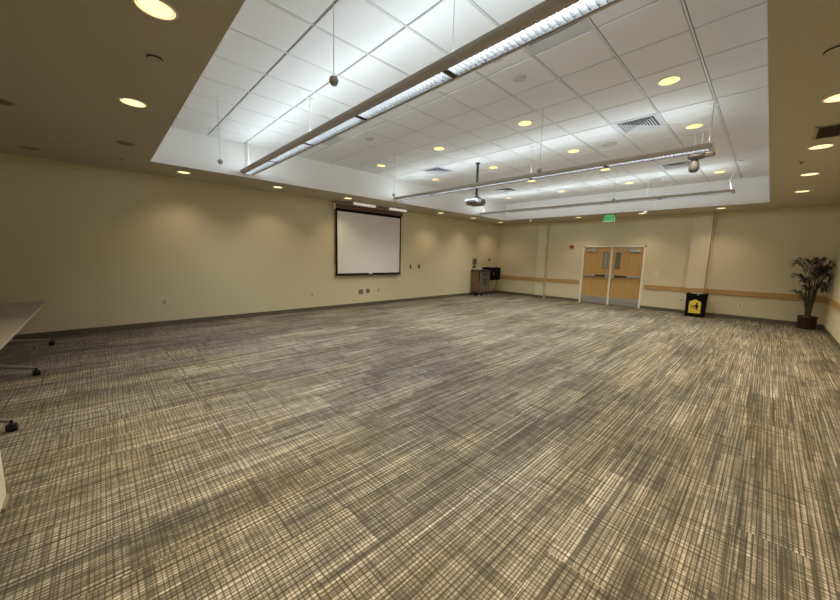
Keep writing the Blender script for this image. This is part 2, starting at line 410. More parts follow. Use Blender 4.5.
cols = [(-6.57, 'first'), (-4.71, 'second'), (-2.88, 'third'), (-1.05, 'fourth')]
rows = [(4.94, 'nearest'), (6.79, 'second'), (8.60, 'third'), (10.48, 'farthest')]
first = None
for ri, (y, rn) in enumerate(rows):
    for ci, (x, cn) in enumerate(cols):
        if (ci, ri) == (0, 2): continue
        lb = 'lit yellow downlight in the tile ceiling, %s row, %s from the screen side' % (rn, cn)
        if first is None: first = make_downlight(lb, (x, y, ZT), 'lit', 'ring', 'downlights in the tile ceiling')
        else: dup(first, (x, y, ZT), lb)
        lamp((x, y, ZT), 46, (1.0, .86, .64))
soff = [(-7.86, 1.27, 'lit soffit downlight by the screen wall, nearest the tables'), (-7.86, 3.02, 'lit soffit downlight by the screen wall, midway between tables and screen'),
        (-7.86, 4.84, 'lit soffit downlight just before the projection screen'), (-7.88, 8.45, 'lit soffit downlight just past the projection screen'),
        (-7.88, 10.25, 'lit soffit downlight by the screen wall, before the brown cart'), (-7.88, 12.06, 'lit soffit downlight in the corner above the black cabinet'),
        (-4.78, 12.12, 'lit soffit downlight by the far wall, beside the exit sign toward the corner cabinet'), (-2.89, 12.15, 'lit soffit downlight by the far wall, beyond the white hanging microphone and doors'),
        (-1.08, 12.12, 'lit soffit downlight by the far wall above the black bin'),
        (.265, 4.79, 'lit soffit downlight beside the bronze air grille, nearest of the side-wall row'), (.27, 6.58, 'lit soffit downlight just beyond the bronze air grille'),
        (.275, 8.42, 'lit soffit downlight by the side wall, third in its row'), (.275, 10.25, 'lit soffit downlight by the side wall, nearest the potted palm'),
        (-2.77, .36, 'large lit soffit downlight overhead at the near edge of the raised ceiling'), (-4.62, .36, 'lit soffit downlight in the near soffit, next after the large overhead one')]
first = None
for x, y, lb in soff:
    if first is None: first = make_downlight(lb, (x, y, ZS), 'lits', 'ring', 'downlights in the soffit')
    else: dup(first, (x, y, ZS), lb)
for x, y in [(q[0], q[1]) for q in soff]:
    lamp((x, y, ZS), 21 if x < -7 else 30 if y > 12 else 105, WARM, 122 if x < -7 or y > 12 else 100, 1.0)
for x, y in ((.27, 3.0), (.27, 1.2), (-.95, .36)): lamp((x, y, ZS), 100, WARM, 98, 1.0)
un = [(-6.42, .37, 'unlit dark downlight in the near soffit, in line with the lit ones'), (-5.62, -.62, 'unlit dark downlight in the soffit at the photo edge'),
      (-7.87, -.63, 'unlit dark downlight in the soffit corner above the tables')]
first = None
for x, y, lb in un:
    if first is None: first = make_downlight(lb, (x, y, ZS), 'off', 'offr', 'unlit downlights in the soffit')
    else: dup(first, (x, y, ZS), lb)

# ------------------------------------------------------------------ small ceiling discs
def disc(name, loc, r, label, cat, m1, m2, drop=.012, group=None):
    t = thing(name, label, cat, loc, group)
    MB().lathe([(r, 0), (r, -drop * .5), (r * .92, -drop)], loc, 28).build('rim', M[m2], t)
    MB().lathe([(r * .92, -drop), (r * .5, -drop * 1.05), (.0005, -drop * 1.1)], loc, 28).build('cover', M[m1], t)
def sprinkler(loc, label, m='soffring'):
    t = thing('fire_sprinkler', label, 'sprinkler', loc, 'small sprinklers on the ceilings')
    x, y, z = loc
    MB().lathe([(.012, .03), (.035, .002), (.033, -.006), (.012, -.010)], loc, 20).build('escutcheon', M[m], t)
    MB().lathe([(.008, -.008), (.009, -.03), (.020, -.034), (.020, -.037), (.0005, -.038)], loc, 14).build('deflector', M['steel'], t)
disc('smoke_detector', (-3.46, .42, ZS), .052, 'round beige detector on the near soffit between two lit downlights', 'detector', 'soffit', 'sdark', .012)
disc('ceiling_speaker', (-2.27, 3.70, ZT), .075, 'small round grey speaker in the tile beyond the big light bar', 'speaker', 'grille', 'cable', .012)
disc('ceiling_speaker', (-2.25, 3.16, ZT), .085, 'round grey disc in the tile right beside the big light bar', 'speaker', 'grille', 'cable', .010)
disc('ceiling_speaker', (-2.26, 6.80, ZT), .13, 'round grey ceiling speaker just before the second light bar', 'speaker', 'grille', 'cable', .012)
disc('ceiling_speaker', (-2.30, 10.45, ZT), .15, 'round grey ceiling speaker above the farthest light bar', 'speaker', 'grille', 'cable', .012)
disc('ceiling_speaker', (-5.28, 3.70, ZT), .075, 'small grey disc in the tile between big light bar and screen', 'speaker', 'grille', 'cable', .012)
sprinkler((-7.55, .38, ZS), 'tiny sprinkler head in the near soffit corner')
sprinkler((-7.70, 3.80, ZS), 'tiny sprinkler head on the soffit between two downlights before the screen')
sprinkler((.14, 7.36, ZS), 'tiny dark sprinkler on the soffit between the side-wall downlights')
disc('smoke_detector', (.16, 3.75, ZS), .07, 'round beige detector on the soffit over the side wall, cut by the photo edge', 'detector', 'soffit', 'sdark', .010)

# ------------------------------------------------------------------ supply diffusers and return grille
vl = ['slotted air diffuser tile tucked behind the big light bar near the doors side', 'pale slotted diffuser tile between the big light bar and the screen',
      'louvred air diffuser with dark slots in front of the second light bar', 'pale louvred diffuser before the projector pole',
      'louvred diffuser between the second and farthest light bars', 'pale louvred diffuser beyond the projector near the far corner']
for k, ((x0, x1, y0, y1), lb) in enumerate(zip(vc, vl)):
    cx, cy = (x0 + x1) / 2, (y0 + y1) / 2
    t = thing('air_diffuser', lb, 'air diffuser', (cx, cy, ZT), 'air diffusers in the tile ceiling')
    x0 += .008; x1 -= .008; y0 += .006; y1 -= .006
    h = .235 if k > 1 else .13
    hx = .235 if k > 1 else .25
    p = MB()
    p.box(x0, cx - hx, y0, y1, ZT, ZT + .008).box(cx + hx, x1, y0, y1, ZT, ZT + .008).box(cx - hx, cx + hx, y0, cy - h, ZT, ZT + .008).box(cx - hx, cx + hx, cy + h, y1, ZT, ZT + .008)
    p.build('face_plate', M['diff'], t)
    MB().box(cx - hx - .01, cx + hx + .01, cy - h - .01, cy + h + .01, ZT + .0075, ZT + .0079).build('throat', M['diffd'], t)
    q = MB()
    if k < 2:
        for i in range(5):
            y = cy - h + .03 + i * (2 * h - .06) / 4
            q.obox((cx, y, ZT - .004), (2 * hx - .02, .035, .003), rx=.55)
        q.box(cx - hx, cx - hx + .012, cy - h, cy + h, ZT - .016, ZT + .004).box(cx + hx - .012, cx + hx, cy - h, cy + h, ZT - .016, ZT + .004)
    else:
        # four directional triangles of louvre blades
        n = 6
        for i in range(n):
            a = .028 + i * (.235 - .028) / n
            for (dx, dy) in ((1, 0), (-1, 0), (0, 1), (0, -1)):
                L = 2 * a
                if dx: q.obox((cx + dx * a, cy, ZT - .004), (.020, L, .002), ry=dx * .35)
                else: q.obox((cx, cy + dy * a, ZT - .004), (L, .020, .002), rx=-dy * .35)
    q.build('louver_blades', M['diff'], t)
t = thing('return_grille', 'bronze rectangular return air grille on the soffit by the side wall', 'air grille', (.42, 5.89, ZS))
gx0, gx1, gy0, gy1 = .17, .66, 5.63, 6.16
MB().box(gx0, gx0 + .03, gy0, gy1, ZS - .008, ZS).box(gx1 - .03, gx1, gy0, gy1, ZS - .008, ZS).box(gx0, gx1, gy0, gy0 + .03, ZS - .008, ZS).box(gx0, gx1, gy1 - .03, gy1, ZS - .008, ZS).build('grille_frame', M['soffring'], t)
MB().box(gx0 + .02, gx1 - .02, gy0 + .02, gy1 - .02, ZS - .002, ZS - .0005).build('throat', M['rgrilled'], t)
q = MB()
for i in range(22):
    y = gy0 + .04 + i * (gy1 - gy0 - .08) / 21; q.obox(((gx0 + gx1) / 2, y, ZS - .005), (gx1 - gx0 - .05, .012, .002), rx=.6)
for i in range(9):
    x = gx0 + .05 + i * (gx1 - gx0 - .1) / 8; q.box(x - .0015, x + .0015, gy0 + .03, gy1 - .03, ZS - .009, ZS - .003)
q.build('louver_blades', M['rgrille'], t)

# ------------------------------------------------------------------ suspended linear light bars
FX0, FX1 = -7.27, -.71
ZB = 3.065
def light_bar(yc, label, rods, up, down):
    t = thing('suspended_light_bar', label, 'light fixture', ((FX0 + FX1) / 2, yc, ZB), 'suspended linear light bars')
    prof = []
    for k in range(9):     # curved side, from louvre lip out and up
        a = k / 8
        prof.append((.080 + .062 * math.sin(a * PI / 2), ZB + .058 * (1 - math.cos(a * PI / 2))))
    for sgn in (-1, 1):
        outer = [(yc + sgn * u, v) for u, v in prof]
        inner = [(yc + sgn * (u - .012), v + .006) for u, v in reversed(prof)]
        MB().prism(outer + inner, 0, 'yz', FX0, FX1).build('side_shell', M['housing'], t)
    poly = [(yc + u, v) for u, v in prof] + [(yc - u, v) for u, v in reversed(prof)]
    for xa, xb in ((FX0 - .012, FX0), (FX1, FX1 + .012)):
        MB().prism(poly, 0, 'yz', xa, xb).build('end_cap', M['housing'], t)
    n = 5; L = (FX1 - FX0) / n
    for i in range(n):
        xa, xb = FX0 + i * L, FX0 + (i + 1) * L
        lens = MB().box(xa + .03, xb - .03, yc - .066, yc + .066, ZB + .060, ZB + .066).build('diffuser_lens', M['tube'], t)
        MB().box(xa + .02, xb - .02, yc - .078, yc + .078, ZB + .066, ZB + .070).build('lens_light_block', M['white_p'], t)  # added plate, blocks the lens glow from striping the ceiling
        q = MB(); nb = 26
        for k in range(nb + 1):
            x = xa + .03 + k * (xb - xa - .06) / nb
            q.box(x - .0018, x + .0018, yc - .072, yc + .072, ZB + .004, ZB + .050)
        q.box(xa + .02, xb - .02, yc + .034, yc + .037, ZB + .004, ZB + .050)
        q.box(xa + .02, xb - .02, yc - .080, yc - .072, ZB + .001, ZB + .05).box(xa + .02, xb - .02, yc + .072, yc + .080, ZB + .001, ZB + .05)
        q.build('louver', M['louver'], t)
        if i: MB().box(xa - .018, xa + .018, yc - .076, yc + .076, ZB + .004, ZB + .05).build('joint_plate', M['pole'], t)
    for x, r, m_ in rods:
        c = MB().tube([(x, yc, ZB + .05), (x, yc, ZT)], r, 8); c.build('suspension_rod', M[m_], t)
        MB().lathe([(.05, 0), (.05, -.008), (.01, -.016)], (x, yc, ZT), 20).build('ceiling_canopy', M['white_p'], t)
    for nm, z, rx, pw, col in (('uplight_lamp', ZB + .10, PI - 1.15, up * .5, (.80, .91, 1.0)), ('uplight_lamp', ZB + .10, PI + 1.15, up * .5, (.80, .91, 1.0)), ('downlight_strip_lamp', ZB - .004, 0, down, (.84, .92, 1.0))):
        l = bpy.data.lights.new(nm, 'AREA'); l.shape = 'RECTANGLE'; l.size = FX1 - FX0 - .1; l.size_y = .13; l.energy = pw; l.color = col
        o = bpy.data.objects.new(nm, l); COL.objects.link(o); o.location = ((FX0 + FX1) / 2, yc, z); o.rotation_euler = (rx, 0, 0); o['kind'] = 'helper'
        if nm[0] == 'd': l.spread = math.radians(120)
    return t
R0 = FX0 + .08
light_bar(2.225, 'nearest and largest suspended light bar with bright louvred underside', [(R0, .012, 'cablew'), (-4.58, .004, 'cablew'), (-2.0, .003, 'cable')], 38, 48)
light_bar(6.04, 'middle suspended light bar passing in front of the projector pole', [(FX1 - .04, .006, 'cable'), (-3.33, .002, 'cable')], 31, 50)
t = light_bar(9.93, 'farthest suspended light bar with a curved white cord at its end', [(-7.2, .004, 'cablew'), (-5.2, .003, 'cable')], 31, 50)
pts = [(-.66, 9.6, ZT), (-.70, 9.68, ZT - .02), (-.73, 9.80, ZT - .16), (-.80, 9.90, ZT - .30), (-.78, 9.95, ZT - .42), (-.75, 9.95, ZB + .05)]
fine = []
for i in range(len(pts) - 1):
    for k in range(6):
        u = k / 6; u = u * u * (3 - 2 * u); fine.append(Vector(pts[i]).lerp(Vector(pts[i + 1]), u))
fine.append(Vector(pts[-1]))
MB().tube(fine, .010, 8).build('power_cord', M['cablew'], t)
MB().lathe([(.06, 0), (.06, -.012), (.01, -.02)], (-.66, 9.6, ZT), 20).build('ceiling_canopy', M['white_p'], t)

# ------------------------------------------------------------------ hanging microphones
mics = [(-2.33, 1.32, 2.80, 'g', 'grey hanging microphone on a wire in front of the nearest light bar'), (-5.47, 1.32, 2.80, 'g', 'small grey hanging microphone near the white bulkhead over the screen wall'),
        (-5.54, 4.50, 2.80, 'g', 'small dark hanging microphone at the screen end of the middle light bar'), (-2.42, 4.62, 2.81, 'g', 'small dark hanging microphone just above the middle light bar'),
        (-2.38, 7.75, 2.80, 'g', 'small dark hanging microphone just above the farthest light bar'), (-5.62, 10.36, 2.80, 'w', 'white cone hanging microphone by the far corner soffit'),
        (-2.37, 10.22, 2.80, 'w', 'white hanging microphone before the downlight over the doors')]
for x, y, z, k, lb in mics:
    t = thing('hanging_microphone', lb, 'microphone', (x, y, z), 'hanging ceiling microphones')
    if k == 'g':
        MB().lathe([(.0005, -.032), (.020, -.030), (.031, -.012), (.033, .006), (.026, .024), (.010, .032), (.0005, .033)], (x, y, z), 18).build('microphone_head', M['micg'], t)
    else:
        MB().lathe([(.0005, -.045), (.030, -.012), (.052, .015), (.050, .022), (.012, .030), (.0005, .032)], (x, y, z), 18).build('microphone_head', M['micw'], t)
    MB().tube([(x, y, z + .03), (x, y, ZT)], .0045 if k == 'w' else .003, 6).build('wire', M['cablew' if k == 'w' else 'cable'], t)
    MB().lathe([(.022, 0), (.020, -.006), (.004, -.010)], (x, y, ZT), 14).build('ceiling_cap', M['white_p'], t)

# ------------------------------------------------------------------ projector on its pole
px_, py_ = -4.75, 6.25
t = thing('ceiling_projector', 'grey projector hung from the tile ceiling on a dark pole', 'projector', (px_, py_, 2.72))
MB().lathe([(.052, 0), (.052, -.014), (.03, -.03)], (px_, py_, ZT), 20).build('ceiling_flange', M['pole'], t)
MB().tube([(px_, py_, ZT - .02), (px_, py_, 2.95)], .026, 14).build('pole', M['pole'], t)
br = MB().tube([(px_, py_, 2.97), (px_, py_, 2.90)], .034, 14).box(px_ - .10, px_ + .10, py_ - .03, py_ + .03, 2.885, 2.90)
for a in (-.09, .09):
    br.tube([(px_ + a, py_, 2.895), (px_ + a * 1.6, py_ - .10, 2.83)], .009, 8).tube([(px_ + a, py_, 2.895), (px_ + a * 1.6, py_ + .10, 2.83)], .009, 8)
br.build('mount_bracket', M['pole'], t)
bz0, bz1 = 2.735, 2.855
body = MB().obox((px_ - .02, py_, (bz0 + bz1) / 2 + .01), (.32, .38, .09), rz=0).build('projector_body', M['proj'], t, .025)
MB().obox((px_ - .02, py_, bz0 + .006), (.28, .34, .014)).build('underside_plate', M['projd'], body)
MB().lathe([(.0005, .018), (.03, .02), (.045, .0), (.048, -.03)], (px_ - .175, py_ + .08, bz0 + .065), 20, ax=Matrix.Rotation(-PI / 2, 3, 'Y')).build('lens', M['lens'], body)
v = MB()
for i in range(8): v.box(px_ - .02 - .12 + i * .03, px_ - .02 - .105 + i * .03, py_ - .193, py_ - .189, bz0 + .035, bz0 + .09)
v.build('side_vent', M['pole'], body)
MB().obox((px_ + .21, py_ - .03, 2.80), (.07, .12, .075), rz=.3).build('receiver_box', M['pole'], t, .01)
MB().tube([(px_ + .03, py_, 2.93), (px_ + .12, py_, 2.86), (px_ + .2, py_ - .03, 2.83)], .011, 8).build('cable', M['black'], t)

# ------------------------------------------------------------------ pan-tilt camera
cx, cy = -1.03, 7.20
t = thing('dome_camera', 'grey pan-tilt camera hanging beyond the end of the middle light bar', 'camera', (cx, cy, 3.1))
MB().tube([(cx - .05, cy, ZT), (cx - .05, cy, 3.31)], .012, 8).tube([(cx + .05, cy, ZT), (cx + .05, cy, 3.31)], .012, 8).build('hanger_rod', M['white_p'], t)
MB().lathe([(.0005, .04), (.10, .036), (.12, .015), (.12, -.022), (.09, -.042), (.0005, -.045)], (cx, cy, 3.29), 24).build('mount_base', M['camg'], t)
MB().obox((cx + .15, cy - .02, 3.28), (.16, .07, .05), rz=-.2).obox((cx - .13, cy - .02, 3.35), (.12, .03, .03), rz=.3, ry=.6).build('mount_arm', M['camg'], t, .008)
hd = MB().lathe([(.0005, -.10), (.045, -.09), (.068, -.06), (.074, -.02), (.066, .03), (.05, .08), (.035, .14), (.0005, .15)], (cx - .02, cy - .01, 3.13), 24).build('camera_head', M['camg'], t)
MB().lathe([(.0005, .012), (.028, .01), (.034, -.01)], (cx - .074, cy - .01, 3.09), 18, ax=Matrix.Rotation(-PI / 2, 3, 'Y')).build('lens', M['lens'], hd)

# ------------------------------------------------------------------ projection screen + wash lights
sx = -8.47; y0, y1 = 4.81, 7.20
t = thing('projection_screen', 'pulled-down projection screen with black border and brown case on the wall', 'projection screen', (sx, (y0 + y1) / 2, 1.03))
bk = MB()
bk.box(sx, sx + .003, y0, y0 + .055, 1.01, 2.80).box(sx, sx + .003, y1 - .055, y1, 1.01, 2.80).box(sx, sx + .003, y0, y1, 2.755, 2.83).box(sx, sx + .003, y0, y1, .965, 1.015)
bk.build('black_border', M['blackm'], t)
MB().box(sx - .001, sx + .0015, y0 + .05, y1 - .05, 1.01, 2.76).build('screen_fabric', M['screen'], t)
MB().tube([(sx, y0 - .01, .96), (sx, y1 + .01, .96)], .018, 10).build('bottom_bar', M['black'], t)
MB().box(sx + .004, sx + .022, 5.93, 6.06, .985, 1.015).build('pull_tab', M['white_p'], t, .003)
MB().box(XL, sx + .055, y0 - .03, y1 + .03, 2.83, 2.945).build('screen_case', M['scase'], t, .012)
for y in (y0 - .045, y1 + .045): MB().box(XL, sx + .06, y - .025, y + .025, 2.80, 2.955).build('end_bracket', M['plate'], t, .004)
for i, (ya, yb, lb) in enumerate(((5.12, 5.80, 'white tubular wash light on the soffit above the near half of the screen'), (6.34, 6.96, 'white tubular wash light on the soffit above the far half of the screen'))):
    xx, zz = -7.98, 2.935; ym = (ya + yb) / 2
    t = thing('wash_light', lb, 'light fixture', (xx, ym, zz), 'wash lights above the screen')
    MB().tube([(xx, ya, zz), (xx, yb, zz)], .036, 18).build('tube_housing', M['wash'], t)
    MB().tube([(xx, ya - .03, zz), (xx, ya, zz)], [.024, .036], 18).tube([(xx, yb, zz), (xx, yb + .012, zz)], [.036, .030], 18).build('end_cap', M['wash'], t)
    MB().box(xx - .02, xx + .02, ya + .13, yb - .13, ZS - .014, ZS).tube([(xx, ya + .17, ZS - .01), (xx, ya + .17, zz + .03)], .010, 8).tube([(xx, yb - .17, ZS - .01), (xx, yb - .17, zz + .03)], .010, 8).build('mounting_bracket', M['steel'], t)

# ------------------------------------------------------------------ wall plates, controls
def plate_left(y, z, label, m='plate', w=.075, h=.118, kind='outlet', name='wall_outlet', cat='outlet'):
    t = thing(name, label, cat, (XL, y, z), 'plates on the walls')
    MB().box(XL - .002, XL + .007, y - w / 2, y + w / 2, z - h / 2, z + h / 2).build('cover_plate', M[m], t, .002)
    q = MB(); x = XL + .007
    if kind == 'outlet':
        for dz in (-.022, .022): q.box(x, x + .002, y - .018, y + .018, z + dz - .014, z + dz + .014)
    elif kind == 'dual':
        for dy in (-.025, .025):
            for dz in (-.022, .022): q.box(x, x + .002, y + dy - .016, y + dy + .016, z + dz - .014, z + dz + .014)
    else: q.box(x, x + .006, y - w * .18, y + w * .18, z - h * .25, z + h * .25)
    q.build('insert', M['plate' if kind == 'blank' else 'rub' if m != 'platek' else 'plateb'], t)
plate_left(.90, .49, 'single cream outlet low on the screen wall near the tables')
plate_left(3.93, .44, 'blank cream plate low on the wall just before the screen', kind='blank', name='blank_plate', cat='wall plate')
plate_left(4.12, .45, 'cream outlet low on the wall just before the screen')
plate_left(5.70, .44, 'brown double outlet low under the screen, nearest its centre gap', 'plateb', .16, .14, 'dual')
plate_left(5.95, .45, 'brown data plate low under the screen beside the double outlet', 'plateb', .13, .13, 'dual', 'data_plate', 'data plate')
plate_left(6.12, .51, 'small white cable box under the screen', 'white_p', .06, .07, 'blank', 'cable_box', 'cable box')
plate_left(6.36, .46, 'cream outlet under the far half of the screen', 'plate', .10, .12, 'outlet')
plate_left(7.72, 1.195, 'dark narrow switch beside the screen, the nearer of two', 'platek', .075, .15, 'sw', 'wall_switch', 'switch')
plate_left(8.12, 1.20, 'dark switch beside the screen, the farther of two', 'platek', .09, .14, 'sw', 'wall_switch', 'switch')
plate_left(9.34, .30, 'small outlet low on the wall before the brown cart')
t = thing('control_panel', 'tall grey control panel on the wall above the brown cart', 'control panel', (XL, 11.30, 1.40))
MB().box(XL, XL + .03, 11.17, 11.44, 1.27, 1.52).build('panel_body', M['plateb'], t, .006)
MB().box(XL + .03, XL + .033, 11.20, 11.41, 1.31, 1.49).build('panel_display', M['panelg'], t)
t = thing('volume_control', 'small black control plate below the grey wall panel', 'control', (XL, 11.30, 1.19))
MB().box(XL - .003, XL + .012, 11.20, 11.40, 1.13, 1.225).build('cover_plate', M['platek'], t, .003)
MB().lathe([(.018, 0), (.016, .016), (.0005, .018)], (XL + .012, 11.30, 1.18), 14, ax=Matrix.Rotation(PI / 2, 3, 'Y')).build('knob', M['black'], t)
t = thing('wall_sensor', 'small black sensor high on the wall near the far corner', 'sensor', (XL, 12.36, 1.48))
MB().box(XL, XL + .03, 12.31, 12.41, 1.43, 1.53).build('sensor_body', M['platek'], t, .008)
MB().lathe([(.02, 0), (.015, .01), (.0005, .013)], (XL + .03, 12.36, 1.48), 14, ax=Matrix.Rotation(PI / 2, 3, 'Y')).build('sensor_lens', M['lens'], t)
def plate_back(x, z, label, w=.075, h=.118, kind='outlet', name='wall_outlet', cat='outlet', y=YB):
    t = thing(name, label, cat, (x, y, z), 'plates on the walls')
    MB().box(x - w / 2, x + w / 2, y - .007, y, z - h / 2, z + h / 2).build('cover_plate', M['white_p'], t, .002)
    q = MB(); yy = y - .007
    if kind == 'outlet':
        for dz in (-.022, .022): q.box(x - .018, x + .018, yy - .002, yy, z + dz - .014, z + dz + .014)
    else:
        for dx in (-.022, .022): q.box(x + dx - .007, x + dx + .007, yy - .007, yy, z - .018, z + .018)
    q.build('insert', M['rub'], t)
plate_back(-6.88, .37, 'white outlet low on the far wall beside the corner-side pilaster')
plate_back(-1.80, .40, 'white outlet on the far wall half hidden beside the black bin')
plate_back(-.47, .42, 'white outlet low on the far wall between bin and palm')
plate_back(-2.52, 1.19, 'white two-gang light switch on the wall beside the doors', .12, .118, 'sw', 'light_switch', 'switch')
t = thing('fire_alarm', 'small dark red fire alarm strobe on the wall beside the doors', 'fire alarm', (-5.28, YB, 2.03))
MB().box(-5.35, -5.21, YB - .045, YB + .002, 1.95, 2.10).build('alarm_body', M['red'], t, .008)
MB().box(-5.31, -5.25, YB - .062, YB - .045, 1.965, 2.0).build('strobe_lens', M['white_p'], t, .005)

# ------------------------------------------------------------------ exit sign
ex, ey = -3.765, 12.0
t = thing('exit_sign', 'green lit EXIT sign hanging from the soffit before the doors', 'exit sign', (ex, ey, 2.9))
MB().box(ex - .13, ex + .13, ey - .035, ey + .035, 2.985, ZS).build('canopy', M['exit'], t, .004)
MB().box(ex - .17, ex + .17, ey - .006, ey + .006, 2.80, 2.985).build('clear_plate', M['exitp'], t)
MB().box(ex - .15, ex + .15, ey - .008, ey - .006, 2.825, 2.985).build('green_panel', M['exit'], t)
cu = bpy.data.curves.new('exit_lettering', 'FONT'); cu.body = 'EXIT'; cu.size = .165; cu.align_x = 'CENTER'; cu.align_y = 'CENTER'; cu.extrude = .002; cu.offset = .003
tmp = bpy.data.objects.new('tmp_text', cu); COL.objects.link(tmp); bpy.context.view_layer.update()
me = bpy.data.meshes.new_from_object(tmp.evaluated_get(bpy.context.evaluated_depsgraph_get())); me.name = 'exit_lettering'
me.materials.clear(); me.materials.append(M['exitl']); bpy.data.objects.remove(tmp)
o = bpy.data.objects.new('exit_lettering', me); COL.objects.link(o); o.parent = t
o.location = Vector((ex, ey - .010, 2.905)) - Vector(t.location); o.rotation_euler = (PI / 2, 0, 0)

# ------------------------------------------------------------------ AV cart
cx0, cx1, cy0, cy1 = -8.47, -8.05, 11.05, 11.76
t = thing('media_cart', 'brown media cart with dark top standing by the wall in the far corner', 'cart', ((cx0 + cx1) / 2, (cy0 + cy1) / 2, 0))
MB().box(cx0 + .02, cx1 - .005, cy0 + .01, cy1 - .01, .15, .995).build('cabinet_body', M['cart'], t, .006)
MB().box(cx0 - .03, cx1 + .03, cy0 - .03, cy1 + .03, .995, 1.06).build('top', M['lid'], t, .01)
MB().box(cx0 + .01, cx1 + .005, cy0, cy1, .075, .15).build('plinth', M['black'], t)
d = MB().box(cx0 + .035, cx1 - .045, cy0 - .006, cy0 + .01, .60, .985).build('door', M['cart'], t, .004)
MB().box(cx1 - .075, cx1 - .06, cy0 - .02, cy0 - .006, .72, .86).build('handle', M['black'], d)
MB().box(cx0 + .035, cx1 - .045, cy0 - .006, cy0 + .01, .17, .585).build('lower_panel', M['cart'], t, .004)
MB().box(cx1 - .04, cx1 - .012, cy0 - .010, cy0 + .01, .60, .985).build('side_gap', M['blackm'], t)
fp = MB().box(cx1 - .005, cx1 + .008, cy0 + .03, cy1 - .03, .17, .985).build('front_panel', M['cartp'], t, .004)
MB().box(cx1 + .008, cx1 + .012, cy0 + .20, cy0 + .50, .45, .95).build('equipment_window', M['cartg'], fp)
MB().box(cx1 + .012, cx1 + .026, cy0 + .30, cy0 + .40, .76, .785).build('handle', M['steel'], fp)
for (x, y) in ((cx0 + .05, cy0 + .06), (cx1 - .05, cy0 + .06), (cx0 + .05, cy1 - .06), (cx1 - .03, cy1 - .06), (cx1 - .03, (cy0 + cy1) / 2)):
    c = MB().tube([(x, y - .016, .035), (x, y + .016, .035)], .035, 18).build('caster', M['white_p'], t)
    MB().box(x - .018, x + .018, y - .022, y - .018, .03, .078).box(x - .018, x + .018, y + .018, y + .022, .03, .078).build('fork', M['steel'], c)

# black corner cabinet on the wall
bx0, bx1, by0, by1 = XL, -8.02, 11.87, 12.48
t = thing('wall_cabinet', 'black wall-hung equipment cabinet in the far corner behind the cart', 'cabinet', (bx0, 12.1, .6))
MB().box(bx0, bx1, by0, by1, .63, 1.16).build('cabinet_shell', M['blackm'], t, .008)
d = MB().box(bx1, bx1 + .018, by0 + .02, by1 - .02, .65, 1.14).build('door', M['blackm'], t, .004)
MB().box(bx1 + .018, bx1 + .03, by0 + .06, by0 + .08, .85, .95).build('handle', M['steel'], d)
v = MB()
for i in range(9): v.box(bx0 + .1, bx1 - .1, by0 - .002, by0 + .002, .72 + i * .03, .73 + i * .03)
v.build('side_vent', M['platek'], t)
MB().box(bx1 - .22, bx1 - .08, by0 + .12, by0 + .3, 1.16, 1.178).build('top_highlight', M['white_p'], t)  # white patch stands in for the highlight on the cabinet top
MB().tube([(bx1 - .10, by1 - .1, .63), (bx1 - .12, by1 - .08, .40), (bx1 - .25, by1, .2), (XL + .03, by1 + .05, .12), (XL + .02, by1 + .1, .01)], .012, 8).build('power_cable', M['plateb'], t)

# ------------------------------------------------------------------ waste bin
tx0, tx1, ty0, ty1 = -1.605, -1.155, 12.33, 12.72
xc = (tx0 + tx1) / 2
t = thing('waste_bin', 'square black waste bin with yellow sign in front of the pilaster', 'waste bin', (xc, 12.5, 0))
def taper(x0, x1, y0, y1, z0, z1, k):
    vs = [(x0 + k, y0 + k, z0), (x1 - k, y0 + k, z0), (x1 - k, y1 - k, z0), (x0 + k, y1 - k, z0), (x0, y0, z1), (x1, y0, z1), (x1, y1, z1), (x0, y1, z1)]
    return MB().add(vs, [(0, 3, 2, 1), (4, 5, 6, 7), (0, 1, 5, 4), (1, 2, 6, 5), (2, 3, 7, 6), (3, 0, 4, 7)])
taper(tx0, tx1, ty0, ty1, .0, .63, .012).build('bin_body', M['blackm'], t, .015)
MB().box(tx0 - .012, tx1 + .012, ty0 - .012, ty1 + .012, .63, .675).build('rim', M['blackm'], t, .01)
MB().box(tx0 + .10, tx1 - .10, ty0 + .06, ty1 - .06, .675, .69).build('lid_flap', M['steel'], t, .004)
MB().box(xc + .02, xc + .06, ty0 - .018, ty0 - .010, .64, .665).build('latch', M['steel'], t)
yy = ty0 - .004
sg = MB().prism([(xc - .135, .115), (xc + .135, .115), (xc + .135, .44), (xc + .07, .48), (xc, .515), (xc - .07, .48), (xc - .135, .44)], 0, 'xz', yy - .006, yy)
sg = sg.build('yellow_sign', M['yellow'], t)
k = MB(); ys = yy - .008; yq = yy - .0055
k.tube([(xc + .045, ys, .40), (xc + .045, yq, .40)], .022, 14)
k.prism([(xc + .015, .25), (xc + .075, .25), (xc + .07, .375), (xc + .02, .375)], 0, 'xz', ys, yq)
k.prism([(xc - .01, .31), (xc + .02, .37), (xc + .03, .35), (xc + .005, .30)], 0, 'xz', ys, yq)
for (a, c_, w, h) in ((-.09, .27, .016, .09), (-.06, .30, .03, .016), (-.055, .27, .016, .05), (-.025, .27, .016, .075), (-.09, .235, .06, .016), (-.02, .235, .04, .014), (.03, .215, .05, .02), (-.07, .15, .03, .008)):
    k.box(xc + a, xc + a + w, ys, yq, c_, c_ + h)
k.build('sign_figure', M['blackm'], sg)

